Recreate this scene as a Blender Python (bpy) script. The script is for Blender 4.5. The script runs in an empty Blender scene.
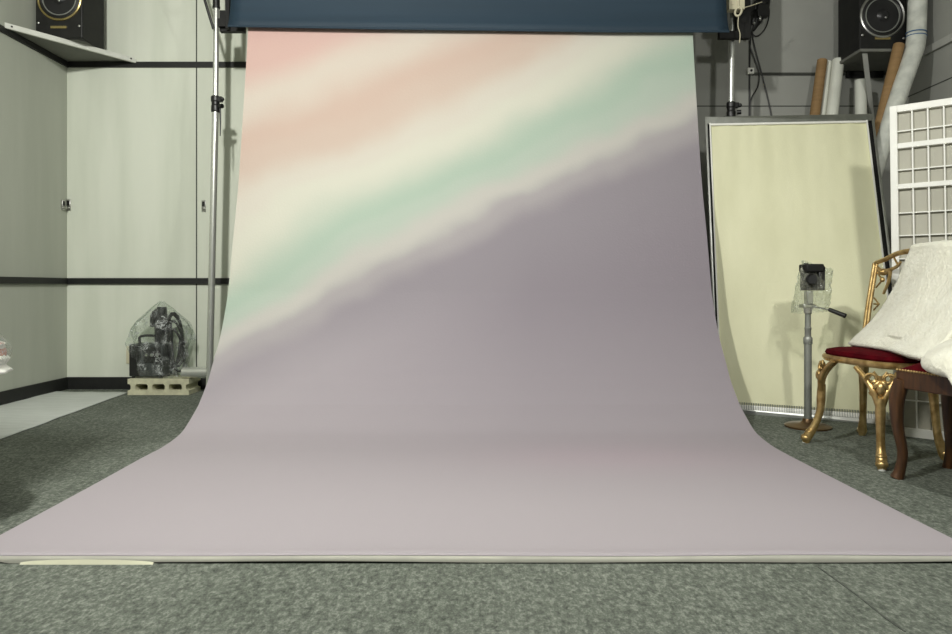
import bpy, bmesh, math, random
from mathutils import Vector, Matrix, noise
random.seed(7)
C = bpy.context.scene.collection
F, CX, HY, CH = 700.0, 476.0, 287.0, 0.72       # focal length, vanishing point and eye height of the studio view

def at(px, py, Y):
    return Vector(((px-CX)/F*Y, Y, CH-(py-HY)/F*Y))

# ------------------------------------------------------------------ materials
def lin(c):
    out = []
    for v in c:
        v /= 255.0
        out.append(v/12.92 if v <= 0.04045 else ((v+0.055)/1.055)**2.4)
    return (*out, 1.0)

def mat(name, col, rough=0.6, metal=0.0, col2=None, nscale=20.0, nstretch=(1,1,1), bump=0.0, bscale=None,
        spec=0.5, sheen=0.0, detail=4.0, lo=0.35, hi=0.65):
    m = bpy.data.materials.new(name); m.use_nodes = True
    nt = m.node_tree; p = nt.nodes['Principled BSDF']
    p.inputs['Base Color'].default_value = lin(col)
    p.inputs['Roughness'].default_value = rough
    p.inputs['Metallic'].default_value = metal
    p.inputs['Specular IOR Level'].default_value = spec
    if sheen: p.inputs['Sheen Weight'].default_value = sheen
    if col2 or bump:
        tc = nt.nodes.new('ShaderNodeTexCoord'); mp = nt.nodes.new('ShaderNodeMapping')
        mp.inputs['Scale'].default_value = nstretch
        nt.links.new(tc.outputs['Object'], mp.inputs['Vector'])
    if col2:
        n = nt.nodes.new('ShaderNodeTexNoise'); n.inputs['Scale'].default_value = nscale
        n.inputs['Detail'].default_value = detail
        r = nt.nodes.new('ShaderNodeValToRGB')
        r.color_ramp.elements[0].position = lo; r.color_ramp.elements[0].color = lin(col)
        r.color_ramp.elements[1].position = hi; r.color_ramp.elements[1].color = lin(col2)
        nt.links.new(mp.outputs['Vector'], n.inputs['Vector'])
        nt.links.new(n.outputs['Fac'], r.inputs['Fac'])
        nt.links.new(r.outputs['Color'], p.inputs['Base Color'])
    if bump:
        n2 = nt.nodes.new('ShaderNodeTexNoise'); n2.inputs['Scale'].default_value = bscale or nscale
        n2.inputs['Detail'].default_value = 3.0
        b = nt.nodes.new('ShaderNodeBump'); b.inputs['Strength'].default_value = bump
        b.inputs['Distance'].default_value = 0.01
        nt.links.new(mp.outputs['Vector'], n2.inputs['Vector'])
        nt.links.new(n2.outputs['Fac'], b.inputs['Height'])
        nt.links.new(b.outputs['Normal'], p.inputs['Normal'])
    return m

def plastic(name, tint=(230,235,232), gloss=0.16, haze=0.06, rough=0.12, bump=0.5, crease=0.0):
    m = bpy.data.materials.new(name); m.use_nodes = True
    nt = m.node_tree; nt.nodes.clear()
    out = nt.nodes.new('ShaderNodeOutputMaterial')
    tr = nt.nodes.new('ShaderNodeBsdfTransparent'); tr.inputs['Color'].default_value = lin((244,247,244))
    gl = nt.nodes.new('ShaderNodeBsdfGlossy'); gl.inputs['Roughness'].default_value = rough
    tc = nt.nodes.new('ShaderNodeTexCoord'); nz = nt.nodes.new('ShaderNodeTexNoise'); nz.inputs['Scale'].default_value = 24; nz.inputs['Detail'].default_value = 3
    nz.inputs['Distortion'].default_value = 1.2
    bp = nt.nodes.new('ShaderNodeBump'); bp.inputs['Strength'].default_value = bump; bp.inputs['Distance'].default_value = 0.08
    nt.links.new(tc.outputs['Object'], nz.inputs['Vector']); nt.links.new(nz.outputs['Fac'], bp.inputs['Height']); nt.links.new(bp.outputs['Normal'], gl.inputs['Normal'])
    df = nt.nodes.new('ShaderNodeBsdfDiffuse'); df.inputs['Color'].default_value = lin(tint)
    lw = nt.nodes.new('ShaderNodeLayerWeight'); lw.inputs['Blend'].default_value = 0.35
    mr = nt.nodes.new('ShaderNodeMapRange')
    mr.inputs['To Min'].default_value = gloss*0.4; mr.inputs['To Max'].default_value = min(1, gloss*2.2)
    m1 = nt.nodes.new('ShaderNodeMixShader'); m2 = nt.nodes.new('ShaderNodeMixShader')
    m1.inputs['Fac'].default_value = haze
    # creases of the crumpled film scatter light: thin irregular lines with more haze
    if crease:
        add = nt.nodes.new('ShaderNodeMixRGB'); add.blend_type = 'ADD'; add.inputs[0].default_value = 0.16
        nt.links.new(tc.outputs['Object'], add.inputs[1]); nt.links.new(nz.outputs['Color'], add.inputs[2])
        vo = nt.nodes.new('ShaderNodeTexVoronoi'); vo.feature = 'DISTANCE_TO_EDGE'; vo.inputs['Scale'].default_value = 11
        nt.links.new(add.outputs[0], vo.inputs['Vector'])
        n3 = nt.nodes.new('ShaderNodeTexNoise'); n3.inputs['Scale'].default_value = 9
        nt.links.new(tc.outputs['Object'], n3.inputs['Vector'])
        r1 = nt.nodes.new('ShaderNodeMapRange'); r1.inputs['From Min'].default_value = 0.0; r1.inputs['From Max'].default_value = 0.055
        r1.inputs['To Min'].default_value = crease; r1.inputs['To Max'].default_value = 0.0
        r2 = nt.nodes.new('ShaderNodeMapRange'); r2.inputs['From Min'].default_value = 0.42; r2.inputs['From Max'].default_value = 0.62
        mu = nt.nodes.new('ShaderNodeMath'); mu.operation = 'MULTIPLY_ADD'; mu.inputs[2].default_value = haze
        nt.links.new(vo.outputs['Distance'], r1.inputs['Value']); nt.links.new(n3.outputs['Fac'], r2.inputs['Value'])
        nt.links.new(r1.outputs[0], mu.inputs[0]); nt.links.new(r2.outputs[0], mu.inputs[1]); nt.links.new(mu.outputs[0], m1.inputs['Fac'])
    nt.links.new(tr.outputs[0], m1.inputs[1]); nt.links.new(df.outputs[0], m1.inputs[2])
    nt.links.new(lw.outputs['Facing'], mr.inputs['Value']); nt.links.new(mr.outputs[0], m2.inputs['Fac'])
    nt.links.new(m1.outputs[0], m2.inputs[1]); nt.links.new(gl.outputs[0], m2.inputs[2])
    nt.links.new(m2.outputs[0], out.inputs['Surface'])
    return m

M = {}
M['wall'] = mat('grey_green_wallcloth_shaded', (170,174,161), 0.85, col2=(177,181,168), nscale=2.2, nstretch=(3,3,0.35), bump=0.10, bscale=160, spec=0.25)  # left wall: darker copy of the cloth, its shade put into the colour
M['wall_back'] = mat('grey_green_wallcloth_lit', (208,213,197), 0.85, col2=(218,222,207), nscale=2.2, nstretch=(3,3,0.35), bump=0.10, bscale=160, spec=0.25)  # same cloth on the back wall, its stronger light put into the colour
M['wall_right'] = mat('grey_wallcloth_dim', (152,153,146), 0.85, col2=(161,162,155), nscale=2.0, bump=0.10, bscale=160, spec=0.25)  # darker tone carries the weaker light on the right side
M['ceiling'] = mat('ceiling_board', (196,198,190), 0.9, col2=(200,202,194), nscale=8)
M['black_rail'] = mat('black_trim', (20,21,20), 0.55, col2=(26,27,25), nscale=30)
M['seam'] = mat('panel_joint', (70,72,66), 0.8, col2=(60,62,56), nscale=12)
M['grey_rail'] = mat('grey_rail', (172,173,166), 0.5, col2=(180,181,174), nscale=10)
M['chrome'] = mat('chrome_tube', (232,234,226), 0.27, 0.72, col2=(220,222,216), nscale=6, nstretch=(1,1,0.2))
M['alu'] = mat('aluminium', (186,188,182), 0.34, 1.0, col2=(170,172,166), nscale=15)
M['black'] = mat('black_plastic', (20,20,19), 0.4, col2=(28,28,27), nscale=20)
M['black_matt'] = mat('black_matt_board', (20,20,19), 0.6, col2=(26,26,24), spec=0.3, nscale=14)
M['gold'] = mat('gilt_metal', (212,184,128), 0.36, 0.82, col2=(168,138,86), nscale=28, bump=0.12, bscale=60)
M['gold_ring'] = mat('brass_ring', (214,194,140), 0.25, 1.0, col2=(196,176,120), nscale=12)
M['velvet'] = mat('dark_red_velvet', (62,2,10), 0.95, col2=(80,4,15), nscale=25, spec=0.08, bump=0.05, bscale=200)
M['wood'] = mat('brown_polished_wood', (84,54,28), 0.38, col2=(58,37,19), nscale=10, nstretch=(6,6,0.6))
M['fur'] = mat('white_fur', (236,235,219), 0.95, col2=(226,224,206), nscale=14, bump=0.55, bscale=75, sheen=0.3, spec=0.1)
M['blue'] = mat('dark_blue_paper', (28,50,65), 0.7, col2=(25,46,60), nscale=1.6, nstretch=(0.4,1,10), bump=0.03, bscale=40)
M['cream'] = mat('cream_fabric', (226,225,192), 0.9, col2=(218,217,183), nscale=3, nstretch=(2,1,0.7), bump=0.12, bscale=130, spec=0.2)
M['white'] = mat('white_paint', (232,232,224), 0.45, col2=(226,226,218), nscale=9)
M['white_shelf'] = mat('white_shelf_board', (214,216,206), 0.5, col2=(204,206,196), nscale=9)
M['paper_pane'] = mat('frosted_pane', (176,174,160), 0.7, col2=(168,166,152), nscale=5)
M['brown_tube'] = mat('kraft_cardboard', (146,116,76), 0.75, col2=(134,106,68), nscale=8, nstretch=(1,1,6))
M['white_roll'] = mat('white_paper_roll', (218,220,208), 0.6, col2=(206,208,196), nscale=7)
M['wrapped'] = mat('plastic_wrapped_roll', (214,216,206), 0.32, col2=(190,193,184), nscale=16, bump=0.35, bscale=22)
M['concrete'] = mat('pale_concrete', (206,204,174), 0.9, col2=(188,186,158), nscale=30, bump=0.3, bscale=120)
M['grey_box'] = mat('dark_grey_case', (58,62,62), 0.5, col2=(50,54,54), nscale=12)
M['ivory'] = mat('ivory_plastic', (206,200,172), 0.5, col2=(198,192,164), nscale=12)
M['silver'] = mat('silver_metal', (200,200,196), 0.28, 1.0, col2=(184,184,180), nscale=20)
M['stand_grey'] = mat('grey_painted_tube', (158,161,154), 0.45, 0.5, col2=(146,149,142), nscale=12)
M['bronze'] = mat('brown_metal_disc', (108,84,56), 0.4, 0.6, col2=(92,70,46), nscale=14)
M['sheet'] = mat('pale_sheet', (205,209,204), 0.6, col2=(194,199,193), nscale=5, nstretch=(1,5,1), bump=0.08, bscale=30)
M['pink'] = mat('salmon_pink_cloth', (196,140,122), 0.85, col2=(182,126,110), nscale=16, bump=0.2, bscale=40)
M['table'] = mat('dark_table_wood', (62,48,40), 0.5, col2=(52,40,34), nscale=10, nstretch=(1,8,1))
M['blue_tape'] = mat('blue_tape', (70,110,150), 0.5, col2=(62,100,140), nscale=12)
M['yellow_back'] = mat('paper_hem', (212,210,196), 0.8, col2=(198,196,184), nscale=9)
M['fibre_glass'] = plastic('clear_plastic_bag', gloss=0.16, haze=0.015, rough=0.12, bump=1.0, crease=0.75)
M['wrap_clear'] = plastic('clear_wrap', gloss=0.10, haze=0.06, rough=0.08, bump=0.6, crease=0.6)
M['bag_cam'] = plastic('hazy_plastic_bag', (214,216,196), gloss=0.12, haze=0.11, crease=0.35)
M['cone'] = mat('speaker_cone', (26,26,27), 0.35, col2=(34,34,35), nscale=10)
M['grey_under'] = mat('grey_board', (112,113,106), 0.7, col2=(104,105,98), nscale=9)

# carpet: mottled needle felt
def carpet():
    m = bpy.data.materials.new('grey_felt_carpet'); m.use_nodes = True
    nt = m.node_tree; p = nt.nodes['Principled BSDF']; L = nt.links.new
    p.inputs['Roughness'].default_value = 0.95; p.inputs['Specular IOR Level'].default_value = 0.1
    tc = nt.nodes.new('ShaderNodeTexCoord')
    mp = nt.nodes.new('ShaderNodeMapping'); mp.inputs['Rotation'].default_value = (0,0,0.0); mp.inputs['Scale'].default_value = (1,0.62,1)
    L(tc.outputs['Object'], mp.inputs['Vector'])
    a = nt.nodes.new('ShaderNodeTexNoise'); a.inputs['Scale'].default_value = 95; a.inputs['Detail'].default_value = 8; a.inputs['Roughness'].default_value = 0.72
    b = nt.nodes.new('ShaderNodeTexNoise'); b.inputs['Scale'].default_value = 5; b.inputs['Detail'].default_value = 3
    L(mp.outputs['Vector'], a.inputs['Vector']); L(tc.outputs['Object'], b.inputs['Vector'])
    r = nt.nodes.new('ShaderNodeValToRGB')
    r.color_ramp.elements[0].position = 0.30; r.color_ramp.elements[0].color = lin((64,69,63))
    r.color_ramp.elements[1].position = 0.72; r.color_ramp.elements[1].color = lin((156,161,150))
    e = r.color_ramp.elements.new(0.5); e.color = lin((105,110,101))
    L(a.outputs['Fac'], r.inputs['Fac'])
    r2 = nt.nodes.new('ShaderNodeValToRGB')
    r2.color_ramp.elements[0].position = 0.3; r2.color_ramp.elements[0].color = (0.82,0.83,0.82,1)
    r2.color_ramp.elements[1].position = 0.7; r2.color_ramp.elements[1].color = (1,1,1,1)
    L(b.outputs['Fac'], r2.inputs['Fac'])
    mx = nt.nodes.new('ShaderNodeMix'); mx.data_type = 'RGBA'; mx.blend_type = 'MULTIPLY'; mx.inputs[0].default_value = 1
    L(r.outputs['Color'], mx.inputs[6]); L(r2.outputs['Color'], mx.inputs[7])
    L(mx.outputs[2], p.inputs['Base Color'])
    bp = nt.nodes.new('ShaderNodeBump'); bp.inputs['Strength'].default_value = 0.22; bp.inputs['Distance'].default_value = 0.006
    L(a.outputs['Fac'], bp.inputs['Height']); L(bp.outputs['Normal'], p.inputs['Normal'])
    return m
M['carpet'] = carpet()

# the sprayed colour bands of the backdrop, laid along a 'pattern' coordinate stored in the mesh
def painted():
    m = bpy.data.materials.new('sprayed_pastel_backdrop'); m.use_nodes = True
    nt = m.node_tree; p = nt.nodes['Principled BSDF']; L = nt.links.new
    p.inputs['Roughness'].default_value = 0.8; p.inputs['Specular IOR Level'].default_value = 0.2
    at_ = nt.nodes.new('ShaderNodeAttribute'); at_.attribute_name = 'pattern'
    tc = nt.nodes.new('ShaderNodeTexCoord')
    n = nt.nodes.new('ShaderNodeTexNoise'); n.inputs['Scale'].default_value = 2.2; n.inputs['Detail'].default_value = 2.5
    L(tc.outputs['Object'], n.inputs['Vector'])
    ad = nt.nodes.new('ShaderNodeMath'); ad.operation = 'MULTIPLY_ADD'
    ad.inputs[1].default_value = 0.24; L(n.outputs['Fac'], ad.inputs[0])
    sp = nt.nodes.new('ShaderNodeSeparateXYZ'); L(at_.outputs['Vector'], sp.inputs[0])
    L(sp.outputs['X'], ad.inputs[2])
    dv = nt.nodes.new('ShaderNodeMath'); dv.operation = 'DIVIDE'; dv.inputs[1].default_value = 3.0
    L(ad.outputs[0], dv.inputs[0])
    r = nt.nodes.new('ShaderNodeValToRGB'); r.color_ramp.interpolation = 'EASE'
    stops = PATTERN_STOPS
    els = r.color_ramp.elements
    els[0].position = 0; els[0].color = lin(stops[0][1])
    els[1].position = min(1, (stops[-1][0]+0.12)/3.0); els[1].color = lin(stops[-1][1])
    for t, c in stops[1:-1]:
        e = els.new((t+0.12)/3.0); e.color = lin(c)
    L(dv.outputs[0], r.inputs['Fac'])
    # soft mauve breath across the lower right, lighter towards left and front hem: part paint, part light put into the colour
    mx = nt.nodes.new('ShaderNodeMix'); mx.data_type = 'RGBA'
    L(sp.outputs['Y'], mx.inputs[0]); L(r.outputs['Color'], mx.inputs[6]); mx.inputs[7].default_value = lin(MAUVE)
    mx2 = nt.nodes.new('ShaderNodeMix'); mx2.data_type = 'RGBA'
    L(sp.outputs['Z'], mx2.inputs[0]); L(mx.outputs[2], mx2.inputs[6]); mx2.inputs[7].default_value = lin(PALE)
    L(mx2.outputs[2], p.inputs['Base Color'])
    n2 = nt.nodes.new('ShaderNodeTexNoise'); n2.inputs['Scale'].default_value = 90; n2.inputs['Detail'].default_value = 2
    L(tc.outputs['Object'], n2.inputs['Vector'])
    bp = nt.nodes.new('ShaderNodeBump'); bp.inputs['Strength'].default_value = 0.06; bp.inputs['Distance'].default_value = 0.01
    L(n2.outputs['Fac'], bp.inputs['Height']); L(bp.outputs['Normal'], p.inputs['Normal'])
    return m
PATTERN_STOPS = [(0.0,(192,159,151)), (0.20,(193,164,155)), (0.46,(194,184,172)), (0.70,(188,167,154)), (0.84,(189,171,158)),
                 (1.06,(195,190,178)), (1.17,(196,195,181)), (1.46,(162,178,163)), (1.54,(168,180,167)), (1.68,(181,179,172)),
                 (1.80,(158,153,154)), (1.97,(138,132,138)), (2.5,(136,129,136))]
MAUVE = (170,136,154)
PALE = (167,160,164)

# ------------------------------------------------------------------ mesh helpers
def nb(): return bmesh.new()

def box(bm, x0, x1, y0, y1, z0, z1, mx=None):
    vs = [Vector((x,y,z)) for x in (x0,x1) for y in (y0,y1) for z in (z0,z1)]
    if mx is not None: vs = [mx @ v for v in vs]
    v = [bm.verts.new(c) for c in vs]
    for f in ((0,1,3,2),(4,6,7,5),(0,4,5,1),(2,3,7,6),(0,2,6,4),(1,5,7,3)):
        bm.faces.new([v[i] for i in f])

def hexa(bm, p):                     # eight corners: bottom ring of four, top ring of four
    v = [bm.verts.new(c) for c in p]
    for f in ((3,2,1,0),(4,5,6,7),(0,1,5,4),(1,2,6,5),(2,3,7,6),(3,0,4,7)):
        bm.faces.new([v[i] for i in f])

def catmull(pts, sub=6):
    pts = [Vector(p) for p in pts]
    if len(pts) < 3: return pts
    P = [2*pts[0]-pts[1]] + pts + [2*pts[-1]-pts[-2]]
    out = []
    for i in range(1, len(P)-2):
        for k in range(sub):
            t = k/sub
            out.append(0.5*((2*P[i]) + (P[i+1]-P[i-1])*t + (2*P[i-1]-5*P[i]+4*P[i+1]-P[i+2])*t*t + (3*P[i]-P[i-1]-3*P[i+1]+P[i+2])*t**3))
    out.append(pts[-1])
    return out

def tube(bm, pts, r, n=12, smooth=0, caps=True, squash=None):
    pts = [Vector(p) for p in pts]
    rs = r if isinstance(r, (list, tuple)) else [r]*len(pts)
    if smooth:
        rp = catmull([Vector((a,0,0)) for a in rs], smooth) if len(rs) > 2 else None
        m = len(pts)
        pts = catmull(pts, smooth)
        rs = [v.x for v in rp] if rp else [rs[0] + (rs[-1]-rs[0])*i/(len(pts)-1) for i in range(len(pts))]
    t0 = (pts[1]-pts[0]).normalized()
    ref = Vector((0,0,1)) if abs(t0.z) < 0.9 else Vector((0,1,0))
    u = t0.cross(ref).normalized()
    rings = []
    for i, p in enumerate(pts):
        t = (pts[min(i+1, len(pts)-1)]-pts[max(i-1,0)]).normalized()
        u = (u - t*u.dot(t)).normalized(); w = t.cross(u)
        rings.append([bm.verts.new(p + (u*math.cos(2*math.pi*k/n) + w*math.sin(2*math.pi*k/n))*rs[i]) for k in range(n)])
    for a, b in zip(rings, rings[1:]):
        for k in range(n): bm.faces.new((a[k], a[(k+1)%n], b[(k+1)%n], b[k]))
    if caps:
        bm.faces.new(rings[0][::-1]); bm.faces.new(rings[-1])

def lathe(bm, prof, mx=Matrix(), n=28, sx=1, sy=1):
    rings = []
    for r, z in prof:
        rings.append([bm.verts.new(mx @ Vector((sx*r*math.cos(2*math.pi*k/n), sy*r*math.sin(2*math.pi*k/n), z))) for k in range(n)])
    for a, b in zip(rings, rings[1:]):
        for k in range(n): bm.faces.new((a[k], a[(k+1)%n], b[(k+1)%n], b[k]))
    bm.faces.new(rings[0][::-1]); bm.faces.new(rings[-1])

def ring(bm, c, R, r, axis=Vector((0,0,1)), n=40, m=10, sx=1, sy=1):
    q = Vector((0,0,1)).rotation_difference(axis)
    rings = []
    for i in range(n):
        a = 2*math.pi*i/n
        d = Vector((sx*math.cos(a), sy*math.sin(a), 0))
        rings.append([bm.verts.new(Vector(c) + q @ (d*R + d.normalized()*r*math.cos(2*math.pi*k/m) + Vector((0,0,r*math.sin(2*math.pi*k/m))))) for k in range(m)])
    for i in range(n):
        a, b = rings[i], rings[(i+1)%n]
        for k in range(m): bm.faces.new((a[k], b[k], b[(k+1)%m], a[(k+1)%m]))

def grid(bm, fn, nu, nv, close_u=False):
    vs = [[bm.verts.new(fn(i/nu, j/nv)) for i in range(nu + (0 if close_u else 1))] for j in range(nv+1)]
    w = nu if close_u else nu
    for j in range(nv):
        for i in range(w):
            k = (i+1) % nu if close_u else i+1
            bm.faces.new((vs[j][i], vs[j][k], vs[j+1][k], vs[j+1][i]))
    return vs

def prism(bm, poly, ext):
    a = [bm.verts.new(Vector(p)) for p in poly]; b = [bm.verts.new(Vector(p)+Vector(ext)) for p in poly]
    bm.faces.new(a[::-1]); bm.faces.new(b)
    n = len(a)
    for i in range(n): bm.faces.new((a[i], a[(i+1)%n], b[(i+1)%n], b[i]))

def blob(bm, c, r, mx=None, seg=14):
    b2 = bmesh.ops.create_uvsphere(bm, u_segments=seg, v_segments=max(6, seg//2+2), radius=1)
    for v in b2['verts']:
        p = Vector((v.co.x*r[0], v.co.y*r[1], v.co.z*r[2]))
        v.co = Vector(c) + (mx @ p if mx is not None else p)

def world_base(o):
    v = Vector((0,0,0))
    while o is not None:
        v += o.location; o = o.parent
    return v

def obj(name, bm, m, parent=None, smooth=True, bevel=0.0, base=None, solid=0.0, sub=0):
    bmesh.ops.recalc_face_normals(bm, faces=bm.faces[:])
    if parent is not None: off = world_base(parent)
    elif base is not None: off = Vector(base)
    else:
        xs = [v.co.x for v in bm.verts]; ys = [v.co.y for v in bm.verts]; zs = [v.co.z for v in bm.verts]
        off = Vector(((min(xs)+max(xs))/2, (min(ys)+max(ys))/2, min(zs)))
    for v in bm.verts: v.co -= off
    me = bpy.data.meshes.new(name); bm.to_mesh(me); bm.free()
    me.materials.append(m)
    if smooth:
        me.polygons.foreach_set('use_smooth', [True]*len(me.polygons))
        try: me.set_sharp_from_angle(angle=math.radians(42))
        except Exception: pass
    o = bpy.data.objects.new(name, me); C.objects.link(o)
    if parent is not None: o.parent = parent
    else: o.location = off
    if solid:
        s = o.modifiers.new('thickness', 'SOLIDIFY'); s.thickness = solid; s.offset = 0
    if bevel:
        b = o.modifiers.new('bevel', 'BEVEL'); b.width = bevel; b.segments = 2; b.limit_method = 'ANGLE'
    if sub:
        s = o.modifiers.new('smooth', 'SUBSURF'); s.levels = sub; s.render_levels = sub
    return o

def thing(name, label, cat, loc, group=None):
    o = bpy.data.objects.new(name, None); C.objects.link(o); o.location = loc
    o.empty_display_size = 0.1
    o['label'] = label; o['category'] = cat
    if group: o['group'] = group
    return o

def tag(o, label, cat, group=None):
    o['label'] = label; o['category'] = cat
    if group: o['group'] = group
    return o

def part(o, label): o['label'] = label; return o
def struct(o): o['kind'] = 'structure'; return o

# ------------------------------------------------------------------ the room
YB, XL, XR, ZC, YF = 4.94, -2.886, 2.93, 3.0, -1.2
def slab(name, m, *a, bevel=0.0):
    bm = nb(); box(bm, *a); return struct(obj(name, bm, m, smooth=False, bevel=bevel))
slab('floor', M['carpet'], XL-0.1, XR+0.1, YF, YB+0.1, -0.1, 0)
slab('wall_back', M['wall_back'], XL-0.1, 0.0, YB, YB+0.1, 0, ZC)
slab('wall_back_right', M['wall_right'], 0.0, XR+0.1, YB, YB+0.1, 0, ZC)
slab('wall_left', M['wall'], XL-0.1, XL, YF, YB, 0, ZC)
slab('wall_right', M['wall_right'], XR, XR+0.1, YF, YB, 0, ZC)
slab('ceiling', M['ceiling'], XL-0.1, XR+0.1, YF, YB+0.1, ZC, ZC+0.1)
slab('baseboard_left', M['black_rail'], XL, XL+0.012, YF, YB, 0, 0.085)
slab('baseboard_back', M['black_rail'], XL+0.012, XR-0.012, YB-0.012, YB, 0, 0.085)
slab('baseboard_right', M['black_rail'], XR-0.012, XR, YF, YB, 0, 0.085)
slab('trim_1', M['black_rail'], XL, XL+0.018, YF, YB, 0.741, 0.783)
slab('trim_2', M['black_rail'], XL+0.018, -0.6, YB-0.018, YB, 0.741, 0.783)
slab('trim_3', M['black_rail'], XL, XL+0.014, YF, YB, 2.268, 2.306)
slab('trim_4', M['black_rail'], XL+0.014, -0.6, YB-0.014, YB, 2.268, 2.306)
slab('trim_5', M['seam'], -1.976, -1.968, YB-0.002, YB, 0.085, ZC)          # joints of the wall boards
slab('trim_6', M['seam'], 0.9, XR, YB-0.002, YB, 1.993, 2.000)
slab('trim_7', M['seam'], XR-0.002, XR, YF, YB, 2.006, 2.013)
slab('trim_8', M['seam'], 1.923, 1.931, YB-0.002, YB, 0.085, 2.46)
slab('trim_9', M['grey_rail'], XR-0.022, XR, YF, YB, 2.225, 2.272)
bm = nb(); box(bm, 1.945, XR-0.022, YB-0.016, YB-0.002, 2.213, 2.229); struct(obj('trim_10', bm, M['seam'], smooth=False))
# carpet joint in the foreground, bottom right
bm = nb(); pts = [at(818,567,504/280), at(836,580,504/293), at(858,596,504/309), at(884,617,504/330), at(905,632,504/345)]
for a, b in zip(pts, pts[1:]):
    a = Vector((a.x,a.y,0)); b = Vector((b.x,b.y,0)); s = (b-a).normalized().cross(Vector((0,0,1)))*0.0022
    prism(bm, [a+s, b+s, b-s, a-s], (0,0,0.0015))
struct(obj('trim_11', bm, mat('carpet_joint', (62,66,60), 0.95, col2=(88,92,84), nscale=40), smooth=False))

# ------------------------------------------------------------------ pastel backdrop
W = 2.69
prof_px = [(-60,4.31),(35,4.232),(100,4.161),(180,4.067),(234,3.981),(280,3.915),(300,3.878),(335,3.781),(365,3.663),
           (380,3.607),(400,3.507),(409,3.455),(430,3.304),(440,3.19),(448,3.07),(455,2.95),(464,2.83)]
# half widths fitted per point, left and right, so that the slight swing of the cloth is kept
prof = []
for y, Y in prof_px:
    prof.append((Y, max(0.012, CH-(y-HY)/F*Y)))
prof += [(2.5,0.011),(2.2,0.011),(1.95,0.012),(1.88,0.016),(1.850,0.0205),(1.832,0.0215),(1.823,0.0185)]
P2 = catmull([Vector((a,b,0)) for a, b in prof], 6)
s_acc = [0.0]
for a, b in zip(P2, P2[1:]): s_acc.append(s_acc[-1]+(b-a).length)
s_top = min(range(len(P2)), key=lambda i: abs(P2[i].y-2.244)); S0 = s_acc[s_top]
root = thing('backdrop', 'pastel backdrop with pink, green and lavender bands hanging and sweeping over the carpet', 'backdrop', (0, 3.2, 0))
bm = nb(); NU = 90; rows = []; patt = []
def cx_at(z, Y):
    # centre line: slightly left at the top, straight on the floor
    return -0.034 if Y > 2.9 else -0.034+0.028*(2.9-Y)
for j, p in enumerate(P2):
    row = []
    for i in range(NU+1):
        u = i/NU; s = s_acc[j]-S0
        x = cx_at(p.y, p.x) + (u-0.5)*W
        edge = noise.noise(Vector((u*2.3, s*1.4, 0.3)))*0.006
        z = p.y; y = p.x
        y += edge*max(0, min(1, (p.y-0.03)/0.5))
        if p.x < 3.0:  z += 0.0012*(noise.noise(Vector((x*2.2, y*2.2, 4)))+0.6)
        if p.x < 1.96: z += 0.003*noise.noise(Vector((x*1.7, 0, 9)))*min(1,(1.96-p.x)*12)
        row.append(bm.verts.new((x, y, z)))
        bulge = 0.36*u*(1-u)
        t = s + 1.37*u - bulge
        t -= 0.13*max(0,min(1,(u-0.65)/0.35))*max(0,min(1,(t-1.45)/0.25))
        t -= 0.24*max(0, 1-u/0.42)**2*max(0, min(1, (s-1.0)/0.5))
        yf = p.x if p.y < 0.3 else 9
        mauve = math.exp(-((u-0.74)/0.22)**2-((s-2.95)/0.24)**2)*0.85
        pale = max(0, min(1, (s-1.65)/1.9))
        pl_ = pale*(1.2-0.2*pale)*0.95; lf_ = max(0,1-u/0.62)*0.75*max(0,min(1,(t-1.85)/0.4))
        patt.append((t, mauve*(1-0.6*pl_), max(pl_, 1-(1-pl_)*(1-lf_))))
    rows.append(row)
for a, b in zip(rows, rows[1:]):
    for i in range(NU): bm.faces.new((a[i], a[i+1], b[i+1], b[i]))
cloth = obj('painted_cloth', bm, M['white'], root)
att = cloth.data.attributes.new('pattern', 'FLOAT_VECTOR', 'POINT')
flat = [c for t in patt for c in t]
att.data.foreach_set('vector', flat)
cloth.data.materials.clear(); cloth.data.materials.append(painted())
s = cloth.modifiers.new('thickness', 'SOLIDIFY'); s.thickness = 0.002; s.offset = -1
s = cloth.modifiers.new('crisp edge', 'EDGE_SPLIT'); s.split_angle = math.radians(40)
# folded front hem with layers
bm = nb(); n = 80
def hem(a, b):
    x = -0.006+(a-0.5)*W
    w = 0.0012*(noise.noise(Vector((x*2.2,1.823*2.2,4)))+0.6) + 0.003*noise.noise(Vector((x*1.7,0,9)))
    zb = 0.0035 + 0.0045*max(0, noise.noise(Vector((x*1.6+2.2, 5, 1))) + 0.3)
    if -1.22 < x < -0.86: zb = 0.0012
    pr = [(1.8300,0.0222+w),(1.8235,0.0202+w),(1.8205,0.0135+w*0.8),(1.8200,0.0090+w*0.5),(1.8205,zb),(1.834,zb),(1.90,0.004)]
    k = b*(len(pr)-1); i = min(int(k), len(pr)-2); f = k-i
    return Vector((x, pr[i][0]*(1-f)+pr[i+1][0]*f, pr[i][1]*(1-f)+pr[i+1][1]*f))
grid(bm, hem, 160, 12)
part(obj('front_hem', bm, M['yellow_back'], root), 'greyish folded hem along the front edge')
bm = nb()
def patch(a, b):
    a = 0.02+0.96*a; x = -1.19+a*0.36; w = 0.002*noise.noise(Vector((x*1.7,0,9)))
    return Vector((x, 1.8135+0.005*b, 0.0006+b*(0.0115+w)*math.sin(math.pi*a)**0.35))
grid(bm, patch, 30, 3); part(obj('hem_lining', bm, mat('yellowish_lining', (216,215,188), 0.8, col2=(208,207,182), nscale=9), root), 'yellowish lining showing at the left of the front hem')
bm = nb(); box(bm, -W/2+0.005, W/2-0.005, 1.829, 1.88, 0.0, 0.0045)  # black strip standing in for the shaded gap under the hem
obj('hem_gap_shade', bm, M['black_matt'], root, smooth=False)

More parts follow.
